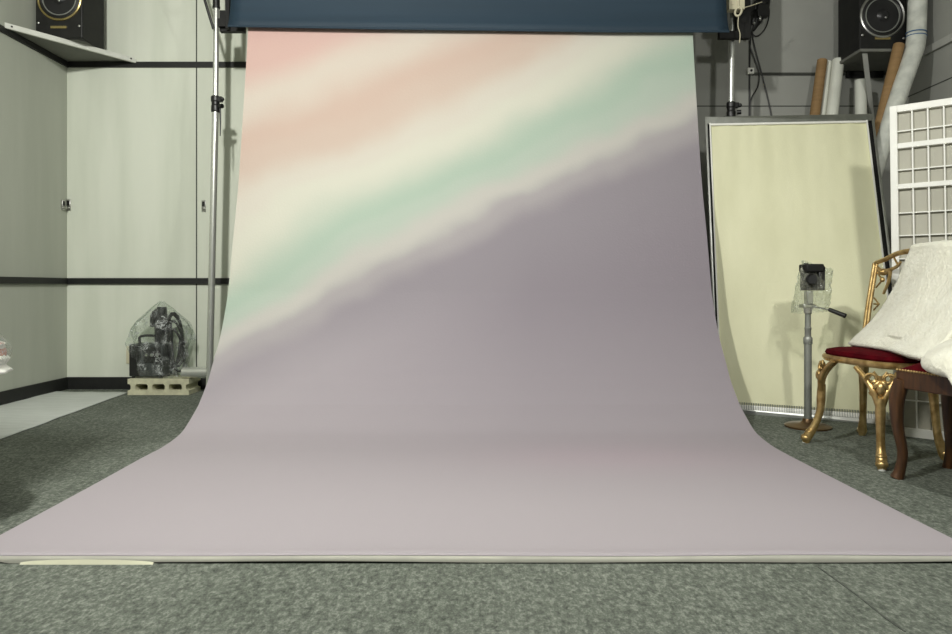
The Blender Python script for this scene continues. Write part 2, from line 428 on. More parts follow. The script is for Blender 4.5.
# ------------------------------------------------------------------ dark blue roll in front of it
root = thing('blue_backdrop_roll', 'dark blue backdrop roll hanging at the top in front of the pastel backdrop', 'backdrop', (0, 4.16, 2.2))
bm = nb()
def blue(a, b):
    zb = 2.278 + (2.246-2.278)*min(1, a*1.3)
    z = zb + b*0.62
    x = -1.486 + a*(1.516+1.486)
    y = 4.190 + 0.05*(1-math.exp(-b*6)) + b*0.03 + 0.004*math.sin(a*9+b*3)
    return Vector((x, y, z))
grid(bm, blue, 40, 12)
obj('blue_sheet', bm, M['blue'], root, solid=0.004)
bm = nb(); tube(bm, [(-1.484,4.191,2.283),(-0.6,4.191,2.268),(0.81,4.191,2.250),(1.515,4.191,2.250)], 0.007, 8)
obj('bottom_hem', bm, M['blue'], root)
bm = nb(); tube(bm, [(-1.62,4.30,2.90),(1.62,4.30,2.90)], 0.05, 20)
obj('roll', bm, M['blue'], root)
# crossbar that carries the pastel backdrop, behind the blue sheet
bm = nb(); tube(bm, [(-1.66,4.34,2.60),(1.63,4.34,2.60)], 0.022, 16)
tag(obj('crossbar', bm, M['chrome'], smooth=True), 'chrome crossbar above the pastel backdrop behind the dark blue sheet', 'pole')

# ------------------------------------------------------------------ support poles
def pole(px_top, px_mid, X_low, label, side, clamp_y):
    Yp = 4.5
    top = at(px_top, 8, Yp); mid = at(px_mid, clamp_y, Yp)
    base = Vector((X_low, Yp, 0))
    r = thing('backdrop_stand', label, 'stand', base)
    # lower (wider) tube, upper (narrower) tube
    bm = nb(); tube(bm, [base+Vector((0,0,0.012)), mid], 0.0215, 20); obj('lower_tube', bm, M['chrome'], r)
    bm = nb(); d = (top-mid); tube(bm, [mid, top], 0.0175, 20); obj('upper_tube', bm, M['chrome'], r)
    bm = nb(); tube(bm, [top, top+Vector((0.0,0,0.55))], 0.022, 20); tube(bm, [top+Vector((0,0,-0.004)), top+Vector((0,0,0.01))], 0.024, 20)
    obj('top_adapter', bm, M['black'], r)
    bm = nb(); lathe(bm, [(0.05,0),(0.05,0.01),(0.03,0.014),(0.026,0.06)], Matrix.Translation(base), 28); obj('base_plate', bm, M['black'], r)
    # clamp collar with knob and lever
    c = mid
    bm = nb(); lathe(bm, [(0.024,-0.055),(0.028,-0.05),(0.028,-0.012),(0.025,-0.008),(0.025,0.012),(0.029,0.016),(0.029,0.045),(0.022,0.052)], Matrix.Translation(c), 20)
    box(bm, c.x+0.015, c.x+0.045, c.y-0.02, c.y+0.012, c.z+0.012, c.z+0.045)
    k = obj('clamp', bm, M['black'], r, bevel=0.002)
    bm = nb(); tube(bm, [c+Vector((0.03,-0.02,-0.02)), c+Vector((0.055,-0.03,-0.02))], 0.015, 12)
    blob(bm, c+Vector((0.05,-0.02,0.025)), (0.013,0.013,0.013))
    obj('knob', bm, M['black'], k)
    if side < 0:
        bm = nb(); tube(bm, [c+Vector((0.036,-0.02,-0.03)), c+Vector((0.038,-0.02,-0.12)), c+Vector((0.037,-0.02,-0.21))], [0.006,0.005,0.003], 8)
        obj('lever', bm, M['black'], k)
    else:
        bm = nb(); tube(bm, [c+Vector((-0.02,-0.02,-0.05)), c+Vector((-0.055,-0.03,-0.052))], [0.008,0.006], 8); obj('lever', bm, M['black'], k)
    return r
lp = pole(216.3, 215.6, -1.715, 'chrome backdrop stand left of the pastel backdrop', -1, 104)
rp = pole(732.5, 731, 1.63, 'chrome backdrop stand right of the backdrop, rising behind the cream panel', 1, 110)

def hanger(side, label):
    Yh = 4.44
    if side < 0:
        pts = [(221,12,226.5,32.5)]; strip = (221,27,245,32.3)
    r = thing('roll_hanger', label, 'bracket', at(223 if side < 0 else 743, 32, Yh))
    if side < 0:
        a = at(220.5,32.3,Yh); b = at(226.5,11.5,Yh); e = at(245,27,Yh)
        bm = nb(); box(bm, a.x, b.x, Yh-0.02, Yh+0.02, a.z, b.z); obj('plate', bm, M['black_matt'], r, smooth=False)
        bm = nb(); box(bm, b.x, e.x, Yh-0.02, Yh+0.02, a.z, e.z); obj('arm', bm, M['black_matt'], r, smooth=False)
        bm = nb()
        p0, p1, p2, p3 = at(224.5,-60,Yh-0.06), at(231.5,-60,Yh-0.06), at(228.5,28,Yh-0.06), at(225.5,28,Yh-0.06)
        hexa(bm, [p3, p2, p2+Vector((0,0.03,0)), p3+Vector((0,0.03,0)), p0, p1, p1+Vector((0,0.03,0)), p0+Vector((0,0.03,0))])
        box(bm, a.x, b.x+0.01, Yh-0.05, Yh+0.02, a.z+0.02, a.z+0.07)
        obj('upright', bm, M['black_matt'], r, smooth=False)
        bm = nb(); tube(bm, [at(213.5,29,Yh+0.02), at(209.5,16,Yh+0.01), at(203.5,-4,Yh), at(190,-50,Yh)], 0.009, 8)
        obj('brace', bm, M['black'], r)
    else:
        a = at(735.5,39,Yh); b = at(749.5,-60,Yh); e = at(718.5,32,Yh)
        bm = nb(); box(bm, a.x, b.x, Yh-0.02, Yh+0.02, a.z, b.z); obj('plate', bm, M['black_matt'], r, smooth=False)
        bm = nb(); box(bm, e.x, a.x, Yh-0.02, Yh+0.02, a.z, e.z); obj('arm', bm, M['black_matt'], r, smooth=False)
hanger(-1, 'black bracket beside the top of the left backdrop stand')
hanger(1, 'black bracket beside the top of the right backdrop stand')

# cream pulley with ring and cords at the top right
Yq = 4.36
root = thing('pulley', 'cream pulley block with hook ring on top of the right backdrop stand', 'pulley', at(736, 10, Yq))
a = at(727.5, 11, Yq); b = at(743, -12, Yq)
bm = nb(); box(bm, a.x, b.x, Yq-0.03, Yq+0.03, a.z, b.z)
for k in range(3): tube(bm, [Vector((a.x+0.02+k*0.03, Yq-0.034, a.z+0.03+0.02*k)), Vector((a.x+0.02+k*0.03, Yq-0.028, a.z+0.03+0.02*k))], 0.006, 10)
obj('housing', bm, M['ivory'], root, bevel=0.006)
bm = nb(); q = at(738.3, 11.5, Yq-0.03); ring(bm, q, 0.018, 0.007, Vector((0.3,1,0)), sy=1.5); tube(bm, [q+Vector((0,0,0.02)), q+Vector((0,0,0.07))], 0.008, 10)
obj('hook_ring', bm, M['ivory'], root)
bm = nb(); tube(bm, [at(738.5,16,Yq-0.03), at(738,26,Yq-0.03), at(740,34,Yq-0.03), at(739.5,43,Yq-0.03)], 0.003, 6, smooth=5)
tube(bm, [at(742,8,Yq-0.03), at(750,6,Yq), at(762,2,Yq+0.06)], 0.003, 6, smooth=5)
obj('cord', bm, M['ivory'], root)

# black clamp lamp fixed by the right bracket and its cables
Yl = 4.84
root = thing('clamp_lamp', 'black clamp lamp with bright metal screw on the wall right of the backdrop', 'lamp', at(760, 20, Yl))
bm = nb(); tube(bm, [at(752,30,Yl), at(757,18,Yl), at(762,6,Yl), at(764,-8,Yl)], [0.02,0.045,0.05,0.05], 16)
obj('lamp_body', bm, M['black'], root)
bm = nb(); box(bm, at(754,0,Yl).x, at(765,0,Yl).x, Yl-0.07, Yl-0.02, at(0,20,Yl).z, at(0,8,Yl).z); tube(bm, [at(754,18,Yl-0.05), at(749,36,Yl-0.02)], [0.02,0.012], 10)
box(bm, at(752,0,Yl).x, at(760,0,Yl).x, Yl-0.05, YB-0.001, at(0,12,Yl).z, at(0,4,Yl).z)
obj('clamp', bm, M['black'], root, bevel=0.004)
for q_, r_ in ((at(760,18.5,Yl-0.08), (0.011,0.011,0.017)), (at(754,23,Yl-0.08), (0.009,0.009,0.009))):
    bm = nb(); blob(bm, q_, r_); part(obj('screw', bm, M['silver'], root), 'bright metal screw')
def cable(label, pts, r=0.0045, Y=4.925):
    bm = nb(); tube(bm, [at(x,y,Y) for x, y in pts], r, 8, smooth=6)
    return tag(obj('cable', bm, M['black']), label, 'cable', None)
cable('black cable looping round the clamp lamp on the back wall', [(765,-6),(768.5,6),(769,16),(766,27),(760,34.5),(755,36),(751.5,32)])
cable('thin black cable running straight down the back wall beside the right stand', [(750.5,34),(750,60),(749.8,90),(749.8,140)], 0.004, 4.93)
cable('black cable slanting down the back wall to the right below the clamp lamp', [(751.5,33),(756,52),(762,74),(767,95),(771.5,117),(773,140)])
cable('short black cable bowing out to the right on the back wall', [(750.5,48),(755,60),(759,72),(758,86),(752,97),(750,106),(750,130)], 0.0045, 4.92)
# white bracket at the end of the dark wall rail
a = at(748,73.5,4.9); b = at(754.5,67.5,4.9)
root = thing('rail_bracket', 'small white bracket at the end of the thin dark rail on the back wall', 'bracket', a)
bm = nb(); box(bm, a.x, b.x, 4.90, YB-0.002, a.z, b.z); obj('plate', bm, M['white'], root, bevel=0.004)
bm = nb(); tube(bm, [((a.x+b.x)/2, 4.894, (a.z+b.z)/2), ((a.x+b.x)/2, 4.902, (a.z+b.z)/2)], 0.008, 12); obj('screw', bm, M['black'], root)

# ------------------------------------------------------------------ loudspeakers and their shelves
def speaker(x0, x1, Yf, z0, label, ring_dx, ring_z, ring_r, ringmat, badge, flip):
    cx = (x0+x1)/2; dep = 0.27
    r = thing('loudspeaker', label, 'speaker', (cx, Yf+dep/2, z0))
    bm = nb(); box(bm, x0, x1, Yf+0.006, Yf+dep, z0, z0+0.52); obj('cabinet', bm, M['black_matt'], r, smooth=False, bevel=0.005)
    bm = nb(); box(bm, x0+0.004, x1-0.004, Yf, Yf+0.008, z0+0.004, z0+0.516); obj('front_baffle', bm, M['black'], r, smooth=False, bevel=0.002)
    c = Vector((cx+ring_dx, Yf, ring_z)); ax = Vector((0,-1,0))
    R = Matrix.Translation(c) @ Matrix.Rotation(math.radians(90), 4, 'X')
    bm = nb(); ring(bm, c, ring_r, 0.0085, ax, 48, 8); obj('woofer_ring', bm, ringmat, r)
    bm = nb(); lathe(bm, [(ring_r*0.98,0.002),(ring_r*0.86,0.007),(ring_r*0.80,0.002),(ring_r*0.78,0.0008)], R, 48); w = obj('woofer_surround', bm, M['black'], r)
    bm = nb(); lathe(bm, [(ring_r*0.80,0.004),(ring_r*0.6,0.0062),(ring_r*0.30,0.0095),(ring_r*0.28,0.0125),(ring_r*0.2,0.02),(ring_r*0.1,0.024),(0.002,0.025)], R, 48)
    obj('cone', bm, M['cone'], w)
    bm = nb(); ring(bm, c+Vector((0,-0.004,0)), ring_r*0.78, 0.004, ax, 48, 6); obj('inner_ring', bm, M['stand_grey'], w)
    bm = nb(); blob(bm, c+Vector((0.01,-0.024,-0.022)), (0.007,0.004,0.007)); obj('dust_cap_stud', bm, M['silver'], w)
    # tweeter above
    c2 = Vector((cx, Yf, z0+0.44)); R2 = Matrix.Translation(c2) @ Matrix.Rotation(math.radians(90), 4, 'X')
    bm = nb(); lathe(bm, [(0.05,0.0),(0.05,0.005),(0.03,0.006),(0.02,0.012),(0.002,0.018)], R2, 28); obj('tweeter', bm, M['cone'], r)
    bx, bz, bw = badge
    bm = nb(); box(bm, cx+bx-bw/2, cx+bx+bw/2, Yf-0.003, Yf+0.001, z0+bz-0.008, z0+bz+0.008); obj('badge', bm, M['gold_ring'], r, smooth=False)
    for dx, dz in ((x0+0.02, 0.098), (x1-0.02, 0.078)):
        bm = nb(); blob(bm, (dx, Yf-0.001, z0+dz), (0.008,0.005,0.008), seg=10); obj('screw', bm, M['silver'], r)
speaker(-2.853, -2.548, 4.53, 2.331, 'black loudspeaker with brass ring on the white corner shelf at left', 0.006, 2.331+0.255, 0.137, M['gold_ring'], (0.0,0.07,0.103), False)
speaker(2.482, 2.789, 4.53, 2.252, 'black loudspeaker with silver ring on the grey shelf in the right corner', -0.006, 2.252+0.225, 0.139, M['silver'], (-0.005,0.077,0.10), True)

# left corner shelf: triangular white board, front edge in two lengths
root = thing('corner_shelf', 'white triangular corner shelf under the left loudspeaker', 'shelf', (XL+0.2, YB-0.2, 2.306))
bm = nb(); prism(bm, [(XL+0.001,YB-0.001,2.308),(XL+0.001,4.30,2.308),(XL+0.03,4.30,2.308),(-2.43,YB-0.03,2.308),(-2.43,YB-0.001,2.308)], (0,0,0.022))
obj('board', bm, M['grey_under'], root, smooth=False)
A = Vector((XL+0.002,4.275,0)); B = Vector((-2.405,YB-0.006,0)); d = (B-A).normalized(); nn = Vector((d.y,-d.x,0))
bm = nb(); hexa(bm, [A+Vector((0,0,2.300)), A+nn*0.018+Vector((0,0,2.300)), B+nn*0.018+Vector((0,0,2.296)), B+Vector((0,0,2.296)),
                     A+Vector((0,0,2.333)), A+nn*0.018+Vector((0,0,2.333)), B+nn*0.018+Vector((0,0,2.329)), B+Vector((0,0,2.329))])
lip = obj('front_lip', bm, M['white_shelf'], root, smooth=False, bevel=0.002)
for f in (0.045, 0.955):
    p = A.lerp(B, f)+nn*0.018; bm = nb(); tube(bm, [p+Vector((0,0,2.317))-nn*0.002, p+Vector((0,0,2.317))+nn*0.002], 0.006, 10); obj('screw', bm, M['black'], lip)
# plate under the speaker that overhangs the shelf
bm = nb(); prism(bm, [(XL+0.01,4.56,2.3302),(-2.60,4.56,2.3302),(-2.56,4.60,2.3302),(-2.56,4.80,2.3302),(XL+0.01,4.80,2.3302)], (0,0,0.0008))
obj('support_plate', bm, M['grey_under'], root, smooth=False)

root = thing('wall_shelf', 'grey wall shelf under the right loudspeaker', 'shelf', (2.69, 4.72, 2.23))
bm = nb(); prism(bm, [(2.47,4.50,2.234),(2.80,4.50,2.234),(XR-0.024,4.60,2.234),(XR-0.024,YB-0.018,2.234),(2.47,YB-0.018,2.234)], (0,0,0.018))
obj('board', bm, M['grey_under'], root, smooth=False)
bm = nb()
p0 = Vector((2.515,4.53,2.232)); p1 = Vector((2.79,YB-0.03,1.80)); w = Vector((0.016,0,0)); t = Vector((0,0.004,0.004))
hexa(bm, [p1-w-t, p1+w-t, p1+w+t, p1-w+t, p0-w-t, p0+w-t, p0+w+t, p0-w+t]); obj('brace', bm, M['grey_rail'], root, smooth=False)
bm = nb(); box(bm, 2.60, 2.86, YB-0.03, YB-0.018, 2.19, 2.234); obj('cleat', bm, M['black_matt'], root, smooth=False)

# ------------------------------------------------------------------ wall fittings, left
def latch(px, py, Y, onleft, label):
    p = at(px, py, Y)
    r = thing('latch', label, 'latch', p)
    if onleft:
        bm = nb(); box(bm, XL, XL+0.012, p.y-0.014, p.y+0.014, p.z-0.035, p.z+0.035); obj('plate', bm, M['silver'], r, bevel=0.002)
        bm = nb(); box(bm, XL+0.012, XL+0.016, p.y-0.008, p.y+0.008, p.z-0.005, p.z+0.026); obj('recess', bm, M['black'], r)
        bm = nb(); tube(bm, [(XL+0.012,p.y,p.z-0.018),(XL+0.03,p.y,p.z-0.02)], 0.008, 10); obj('pin', bm, M['silver'], r)
    else:
        bm = nb(); box(bm, p.x-0.014, p.x+0.014, YB-0.01, YB, p.z-0.04, p.z+0.04); obj('plate', bm, M['silver'], r, bevel=0.002)
        bm = nb(); box(bm, p.x-0.009, p.x+0.009, YB-0.014, YB-0.01, p.z-0.005, p.z+0.03); obj('recess', bm, M['black'], r)
        bm = nb(); tube(bm, [(p.x,YB-0.01,p.z-0.02),(p.x,YB-0.028,p.z-0.022)], [0.01,0.008], 10); obj('pin', bm, M['silver'], r)
latch(62.2, 205, 4.88, True, 'small metal latch on the left wall next to the corner')
latch(69, 205, YB, False, 'small metal latch on the back wall next to the left corner')
latch(204, 206, YB, False, 'small metal latch on the back wall beside the left backdrop stand')
a = at(126.8,363.5,YB); b = at(132.5,346,YB)
root = thing('wall_socket', 'beige wall socket low on the back wall behind the bagged case', 'socket', ((a.x+b.x)/2, YB, a.z))
bm = nb(); box(bm, a.x, b.x+0.06, YB-0.01, YB, a.z, b.z); obj('plate', bm, M['ivory'], root, bevel=0.003)
bm = nb(); box(bm, a.x+0.03, a.x+0.07, YB-0.014, YB-0.01, a.z+0.035, b.z-0.035); obj('insert', bm, M['white'], root, bevel=0.002)

# ------------------------------------------------------------------ concrete block, bagged case, pipe
bx0, bx1, by0, by1, bh = -2.322, -1.914, 4.665, 4.865, 0.107
bm = nb(); L = bx1-bx0
def fx(px): return (px-128)/(189-128)*L + bx0
prf = []
box(bm, bx0, bx1, by0, by1, 0, 0.030); box(bm, bx0, bx1, by0, by1, bh-0.034, bh)
for p0, p1 in ((131,135.5),(148,152.5),(165,169),(182,186)):
    x0, x1 = fx(p0), fx(p1)
    q = 0.012
    prism(bm, [(x0-q,by0+0.001,0.029),(x1+q,by0+0.001,0.029),(x1+q*0.25,by0+0.001,0.036),(x1,by0+0.001,0.044),(x1,by0+0.001,bh-0.048),(x1+q*0.25,by0+0.001,bh-0.040),(x1+q,by0+0.001,bh-0.033),
               (x0-q,by0+0.001,bh-0.033),(x0-q*0.25,by0+0.001,bh-0.040),(x0,by0+0.001,bh-0.048),(x0,by0+0.001,0.044),(x0-q*0.25,by0+0.001,0.036)], (0,by1-by0-0.002,0))
tag(obj('concrete_block', bm, M['concrete'], smooth=False), 'pale hollow concrete block on the carpet against the back wall', 'block')

cx0, cx1, cy0, cy1 = -2.330, -2.105, 4.70, 4.86
root = thing('lighting_case', 'dark grey equipment case with handle and cables inside the plastic bag', 'equipment case', ((cx0+cx1)/2, 4.78, bh))
bm = nb(); box(bm, cx0, cx1, cy0, cy1, bh+0.012, 0.335); obj('case_body', bm, M['grey_box'], root, bevel=0.006)
bm = nb(); box(bm, cx0+0.004, cx0+0.075, cy0-0.004, cy0, bh+0.02, 0.325); box(bm, cx0+0.10, cx1-0.01, cy0-0.004, cy0, 0.21, 0.315)
obj('front_panel', bm, M['black'], root, smooth=False)
for i in range(3):
    bm = nb(); c = (cx0+0.125+i*0.035, cy0-0.008, 0.265); tube(bm, [c, (c[0], cy0-0.02, c[2])], 0.011, 14); obj('dial', bm, M['silver'], root)
for dx in (0.02,-0.02):
    for y in (cy0+0.02, cy1-0.02):
        bm = nb(); x = cx0+dx if dx > 0 else cx1+dx
        tube(bm, [(x,y,bh),(x,y,bh+0.013)], 0.011, 10); obj('foot', bm, M['black'], root)
bm = nb(); tube(bm, [(cx0+0.05,4.75,0.335),(cx0+0.055,4.75,0.385),(cx0+0.17,4.75,0.385),(cx0+0.175,4.75,0.335)], 0.009, 10, smooth=4); obj('handle', bm, M['black'], root)
bm = nb(); tube(bm, [(-2.15,4.77,0.345),(-2.145,4.77,0.47),(-2.14,4.77,0.585)], [0.035,0.045,0.03], 14); tube(bm, [(-2.20,4.76,0.45),(-2.19,4.76,0.53),(-2.15,4.77,0.57)], [0.016,0.022,0.018], 10, smooth=4)
obj('flash_tube', bm, M['black'], root)
bm = nb()
for k in range(5):
    ph = k*0.6
    pts = [(-2.06+0.045*math.cos(a+ph*0.2)+0.006*k, 4.77+0.02*math.sin(a*2+ph), 0.35+(0.20-0.012*k)*math.sin(a)*0.95+0.02*k*math.cos(ph)) for a in [i*2*math.pi/18 for i in range(19)]]
    tube(bm, pts, 0.0085, 8)
obj('coiled_cable', bm, M['black'], root)

bm = nb()
pr = [(0.112,0.155),(0.14,0.165),(0.20,0.172),(0.28,0.190),(0.34,0.205),(0.42,0.196),(0.48,0.160),(0.53,0.112),(0.575,0.070),(0.605,0.032),(0.620,0.012)]
def bagf(u, v):
    k = v*(len(pr)-1); i = min(int(k), len(pr)-2); f = k-i
    z = pr[i][0]*(1-f)+pr[i+1][0]*f; r = pr[i][1]*(1-f)+pr[i+1][1]*f
    a = u*2*math.pi
    fold = 1 + 0.20*noise.noise(Vector((math.cos(a)*2.6, math.sin(a)*2.6, z*5))) + 0.13*noise.noise(Vector((math.cos(a)*7, math.sin(a)*7, z*9))) + 0.05*math.cos(a*9+z*16)+0.03*math.cos(a*17-z*30)
    return Vector((-2.14+r*fold*math.cos(a), 4.772+min(0.125,r*0.66)*fold*math.sin(a), z+0.012*noise.noise(Vector((a*2, z*8, 1)))*(1 if v > 0.1 else 0)))
grid(bm, bagf, 96, 44, close_u=True)
root = obj('plastic_bag', bm, M['fibre_glass']); tag(root, 'clear crumpled plastic bag over the dark case on the concrete block', 'bag')

bm = nb(); tube(bm, [(-1.966,4.70,bh+0.039),(-1.56,4.70,bh+0.039)], 0.038, 24, caps=False); tube(bm, [(-1.966,4.70,bh+0.039),(-1.56,4.70,bh+0.039)], 0.034, 24, caps=False)
root = thing('metal_pipe', 'short thick metal pipe lying on the concrete block beside the left stand', 'pipe', (-1.9,4.70,bh))
o = obj('pipe_wall', bm, M['chrome'], root)
bm = nb(); tube(bm, [(-1.9665,4.70,bh+0.039),(-1.955,4.70,bh+0.039)], 0.035, 24); part(obj('end_cap', bm, M['black'], root), 'black end cap')

# ------------------------------------------------------------------ pale sheet on the floor, low table with bundle at far left
bm = nb()
poly = [at(44,392,504/105), at(129,392.5,504/105.5), at(36,425.6,504/138.6), at(0,439,504/152), at(-70,466,504/179), at(-70,424,504/137), at(0,407,504/120)]
def quad(u, v):
    L0 = at(44,392,504/105); L1 = at(-90,434,504/147); R0 = at(129,392.5,504/105.5); R1 = at(-60,462,504/175)
    p = (L0*(1-v)+L1*v)*(1-u)+(R0*(1-v)+R1*v)*u
    return Vector((p.x+0.006*noise.noise(Vector((v*6,u*3,2))), p.y, 0.004+0.004*noise.noise(Vector((u*4,v*9,0)))))
grid(bm, quad, 16, 40)
tag(obj('floor_sheet', bm, M['sheet'], solid=0.002), 'pale plastic sheet lying on the carpet along the left wall', 'sheet')

root = thing('low_table', 'dark low table at the far left edge under the pink bundle', 'table', (-2.1, 1.95, 0))
bm = nb(); box(bm, -2.4, -1.50, 1.74, 2.19, 0.435, 0.462); obj('tabletop', bm, M['table'], root, bevel=0.004)
for x in (-2.34,-1.56):
    for y in (1.80,2.13):
        bm = nb(); box(bm, x-0.025, x+0.025, y-0.025, y+0.025, 0, 0.435); obj('leg', bm, M['table'], root, bevel=0.003)
root = thing('cloth_bundle', 'pink cloth wrapped in clear plastic at the left edge of the photo', 'bundle', (-1.80,2.0,0.463))
bm = nb()
def mound(u, v, R=1.0, top=0.43):
    a = u*2*math.pi; q = v
    rr = math.cos(q*math.pi/2)**0.42; zz = math.sin(q*math.pi/2)**1.1
    f = 1+0.07*noise.noise(Vector((math.cos(a)*2, math.sin(a)*2, q*3)))
    return Vector((-1.79+R*0.39*rr*f*math.cos(a), 2.03+R*0.285*rr*f*math.sin(a), 0.490+top*zz))
grid(bm, lambda u, v: mound(u, v, 0.965, 0.15), 64, 20, close_u=True); obj('pink_cloth', bm, M['pink'], root)
bm = nb(); z0 = [0]
def foldring(u, v):
    a = u*2*math.pi; k = v*6
    rr = 1.0-0.05*v+0.014*math.sin(k*2.1+1+1.5*math.sin(a*3))+0.03*noise.noise(Vector((math.cos(a)*5, math.sin(a)*5, k*0.8)))
    return Vector((-1.785+0.39*rr*math.cos(a), 2.03+0.285*rr*math.sin(a), 0.4645+0.085*v+0.016*noise.noise(Vector((a*2,k,0)))*v))
grid(bm, foldring, 72, 12, close_u=True); part(obj('white_fold', bm, M['white'], root, solid=0.003), 'white folded fabric at the bottom of the bundle')
bm = nb(); grid(bm, lambda u, v: mound(u, v, 1.0+0.01*math.sin(u*90), 0.175), 96, 24, close_u=True); obj('plastic_wrap', bm, M['wrap_clear'], root)

# unseen hood on a stand, added left of view to throw the carpet's dark shape
sx, sy = -1.80, 1.38
root = thing('shadow_caster', 'black hood on a stand added out of view to shade the carpet at left', 'shadow_caster', (sx, sy, 0))
bm = nb(); Rz = Matrix.Translation((sx, sy, 1.87)) @ Matrix.Rotation(math.radians(10), 4, 'Y')
def fr(hw, hh, y): return [Rz @ Vector(p) for p in ((-hw,y,-hh),(hw,y,-hh),(hw,y,hh),(-hw,y,hh))]
hexa(bm, fr(0.55,0.34,0.26)+fr(0.14,0.09,0.02)); hexa(bm, fr(0.12,0.08,0.03)+fr(0.11,0.07,-0.14))
obj('hood', bm, M['black_matt'], root, smooth=False)
bm = nb(); hexa(bm, fr(0.54,0.33,0.262)+fr(0.54,0.33,0.270)); obj('diffuser', bm, M['white'], root, smooth=False)
bm = nb(); tube(bm, [(sx,sy-0.05,0.25),(sx,sy-0.05,1.81)], 0.014, 12); obj('stand_pole', bm, M['black'], root)
for k in range(3):
    bm = nb(); a = k*2.0944+0.5; tube(bm, [(sx,sy-0.05,0.5),(sx+0.30*math.cos(a),sy-0.05+0.26*math.sin(a),0.012)], 0.011, 8); obj('stand_leg', bm, M['black'], root)

# ------------------------------------------------------------------ cream panel
BL, BR, TL, TR = Vector((1.39,4.038,0.0)), Vector((2.245,3.60,0.0)), Vector((1.407,4.30,1.766)), Vector((2.413,4.25,1.772))
nrm = ((BR-BL).cross(TL-BL)).normalized()
if nrm.y > 0: nrm = -nrm
def pq(u, v, d=0.0):
    p = (BL*(1-u)+BR*u)*(1-v)+(TL*(1-u)+TR*u)*v
    return p + nrm*d
root = thing('reflector_panel', 'cream fabric panel in a metal frame leaning at right beside the backdrop', 'panel', (BL+BR)/2)
def bar(u0, v0, u1, v1, wu, wv, d0, d1, name, m, steps=1, **k):
    bm = nb()
    hexa(bm, [pq(u0,v0,d0), pq(u1,v0,d0), pq(u1,v0,d1), pq(u0,v0,d1), pq(u0,v1,d0), pq(u1,v1,d0), pq(u1,v1,d1), pq(u0,v1,d1)])
    return obj(name, bm, m, root, smooth=False, **k)
ins = 0.0
bar(0,0,0.012,1,0,0,-0.045,0.0,'frame_side',M['alu'])
bar(0.986,0,1,1,0,0,-0.045,0.0,'frame_side',M['alu'])
bar(0.012,0.975,0.986,1,0,0,-0.045,-0.002,'frame_top',M['alu'])
bar(0.012,0,0.986,0.014,0,0,-0.045,-0.002,'frame_bottom',M['alu'])
bar(0.012,0.0,0.024,0.985,0,0,-0.045,-0.022,'side_gap',M['black_matt'])
bar(0.962,0.0,0.986,0.985,0,0,-0.045,-0.022,'side_gap',M['black_matt'])
bar(0.024,0.012,0.032,0.978,0,0,-0.045,-0.001,'inner_trim',M['white'])
bar(0.952,0.012,0.962,0.978,0,0,-0.045,-0.001,'inner_trim',M['white'])
bar(0.024,0.968,0.962,0.975,0,0,-0.045,0.0015,'inner_trim',M['white'])
bar(0.024,0.014,0.962,0.028,0,0,-0.045,0.001,'inner_trim',M['white'])
bm = nb()
def fab(u, v):
    U = 0.032+u*0.92; V = 0.014+v*0.955
    wr = 0.006*noise.noise(Vector((u*14, v*2.2, 0)))*(0.25+v**4*1.3) + 0.002*noise.noise(Vector((u*20, v*4, 3)))*max(0,1-v*5)
    return pq(U, V, -0.014+wr)
grid(bm, fab, 60, 60); obj('cream_fabric', bm, M['cream'], root)
bm = nb()
grid(bm, lambda u, v: pq(0.012+u*0.974, 0.01+v*0.985, -0.046), 4, 4); obj('back_board', bm, M['grey_under'], root)
# gathered clips along the bottom rail
bm = nb()
for i in range(70):
    u = 0.05+i*0.9/70
    hexa(bm, [pq(u,0.0145,0.0012), pq(u+0.005,0.0145,0.0012), pq(u+0.005,0.0145,0.0022), pq(u,0.0145,0.0022), pq(u,0.0275,0.0012), pq(u+0.005,0.0275,0.0012), pq(u+0.005,0.0275,0.0022), pq(u,0.0275,0.0022)])
    if i % 1 == 0:
        hexa(bm, [pq(u,0.028,-0.001), pq(u+0.008,0.028,-0.001), pq(u+0.008,0.028,0.0), pq(u,0.028,0.0), pq(u,0.036,-0.012), pq(u+0.008,0.036,-0.012), pq(u+0.008,0.036,-0.011), pq(u,0.036,-0.011)])
o = obj('gathered_edge', bm, M['alu'], root, smooth=False); o['kind'] = 'stuff'

# ------------------------------------------------------------------ camera on a stand, in a plastic bag
bx, by = 1.707, 3.6
root = thing('camera_stand', 'grey camera stand with round brown base in front of the cream panel', 'stand', (bx,by,0))
bm = nb(); lathe(bm, [(0.112,0.0),(0.113,0.008),(0.10,0.014),(0.04,0.020),(0.03,0.03),(0.024,0.045)], Matrix.Translation((bx,by,0)), 40); obj('base_disc', bm, M['bronze'], root)
bm = nb(); tube(bm, [(bx,by,0.03),(bx,by,0.44)], 0.0185, 20); obj('lower_tube', bm, M['stand_grey'], root)
bm = nb(); lathe(bm, [(0.019,0.0),(0.022,0.004),(0.022,0.034),(0.018,0.04)], Matrix.Translation((bx,by,0.425)), 20); obj('collar', bm, M['stand_grey'], root)
bm = nb(); lathe(bm, [(0.0155,0.46),(0.0155,0.50),(0.017,0.502),(0.017,0.512),(0.0145,0.514),(0.0145,0.585)], Matrix.Translation((bx,by,0)), 20); obj('upper_tube', bm, M['stand_grey'], root)
bm = nb(); tube(bm, [(bx,by,0.58),(bx,by,0.615)], [0.018,0.022], 16); box(bm, bx-0.035, bx+0.03, by-0.03, by+0.03, 0.612, 0.632); box(bm, bx-0.012, bx+0.02, by-0.02, by+0.02, 0.632, 0.70)
hd = obj('tilt_head', bm, M['silver'], root, bevel=0.004)
h0 = at(813,304,by-0.04); h1 = at(829,309.5,by-0.10); h2 = at(845.5,316,by-0.16)
bm = nb(); tube(bm, [Vector((bx,by-0.02,0.622)), h1], 0.0045, 10); arm = obj('pan_handle', bm, M['silver'], root)
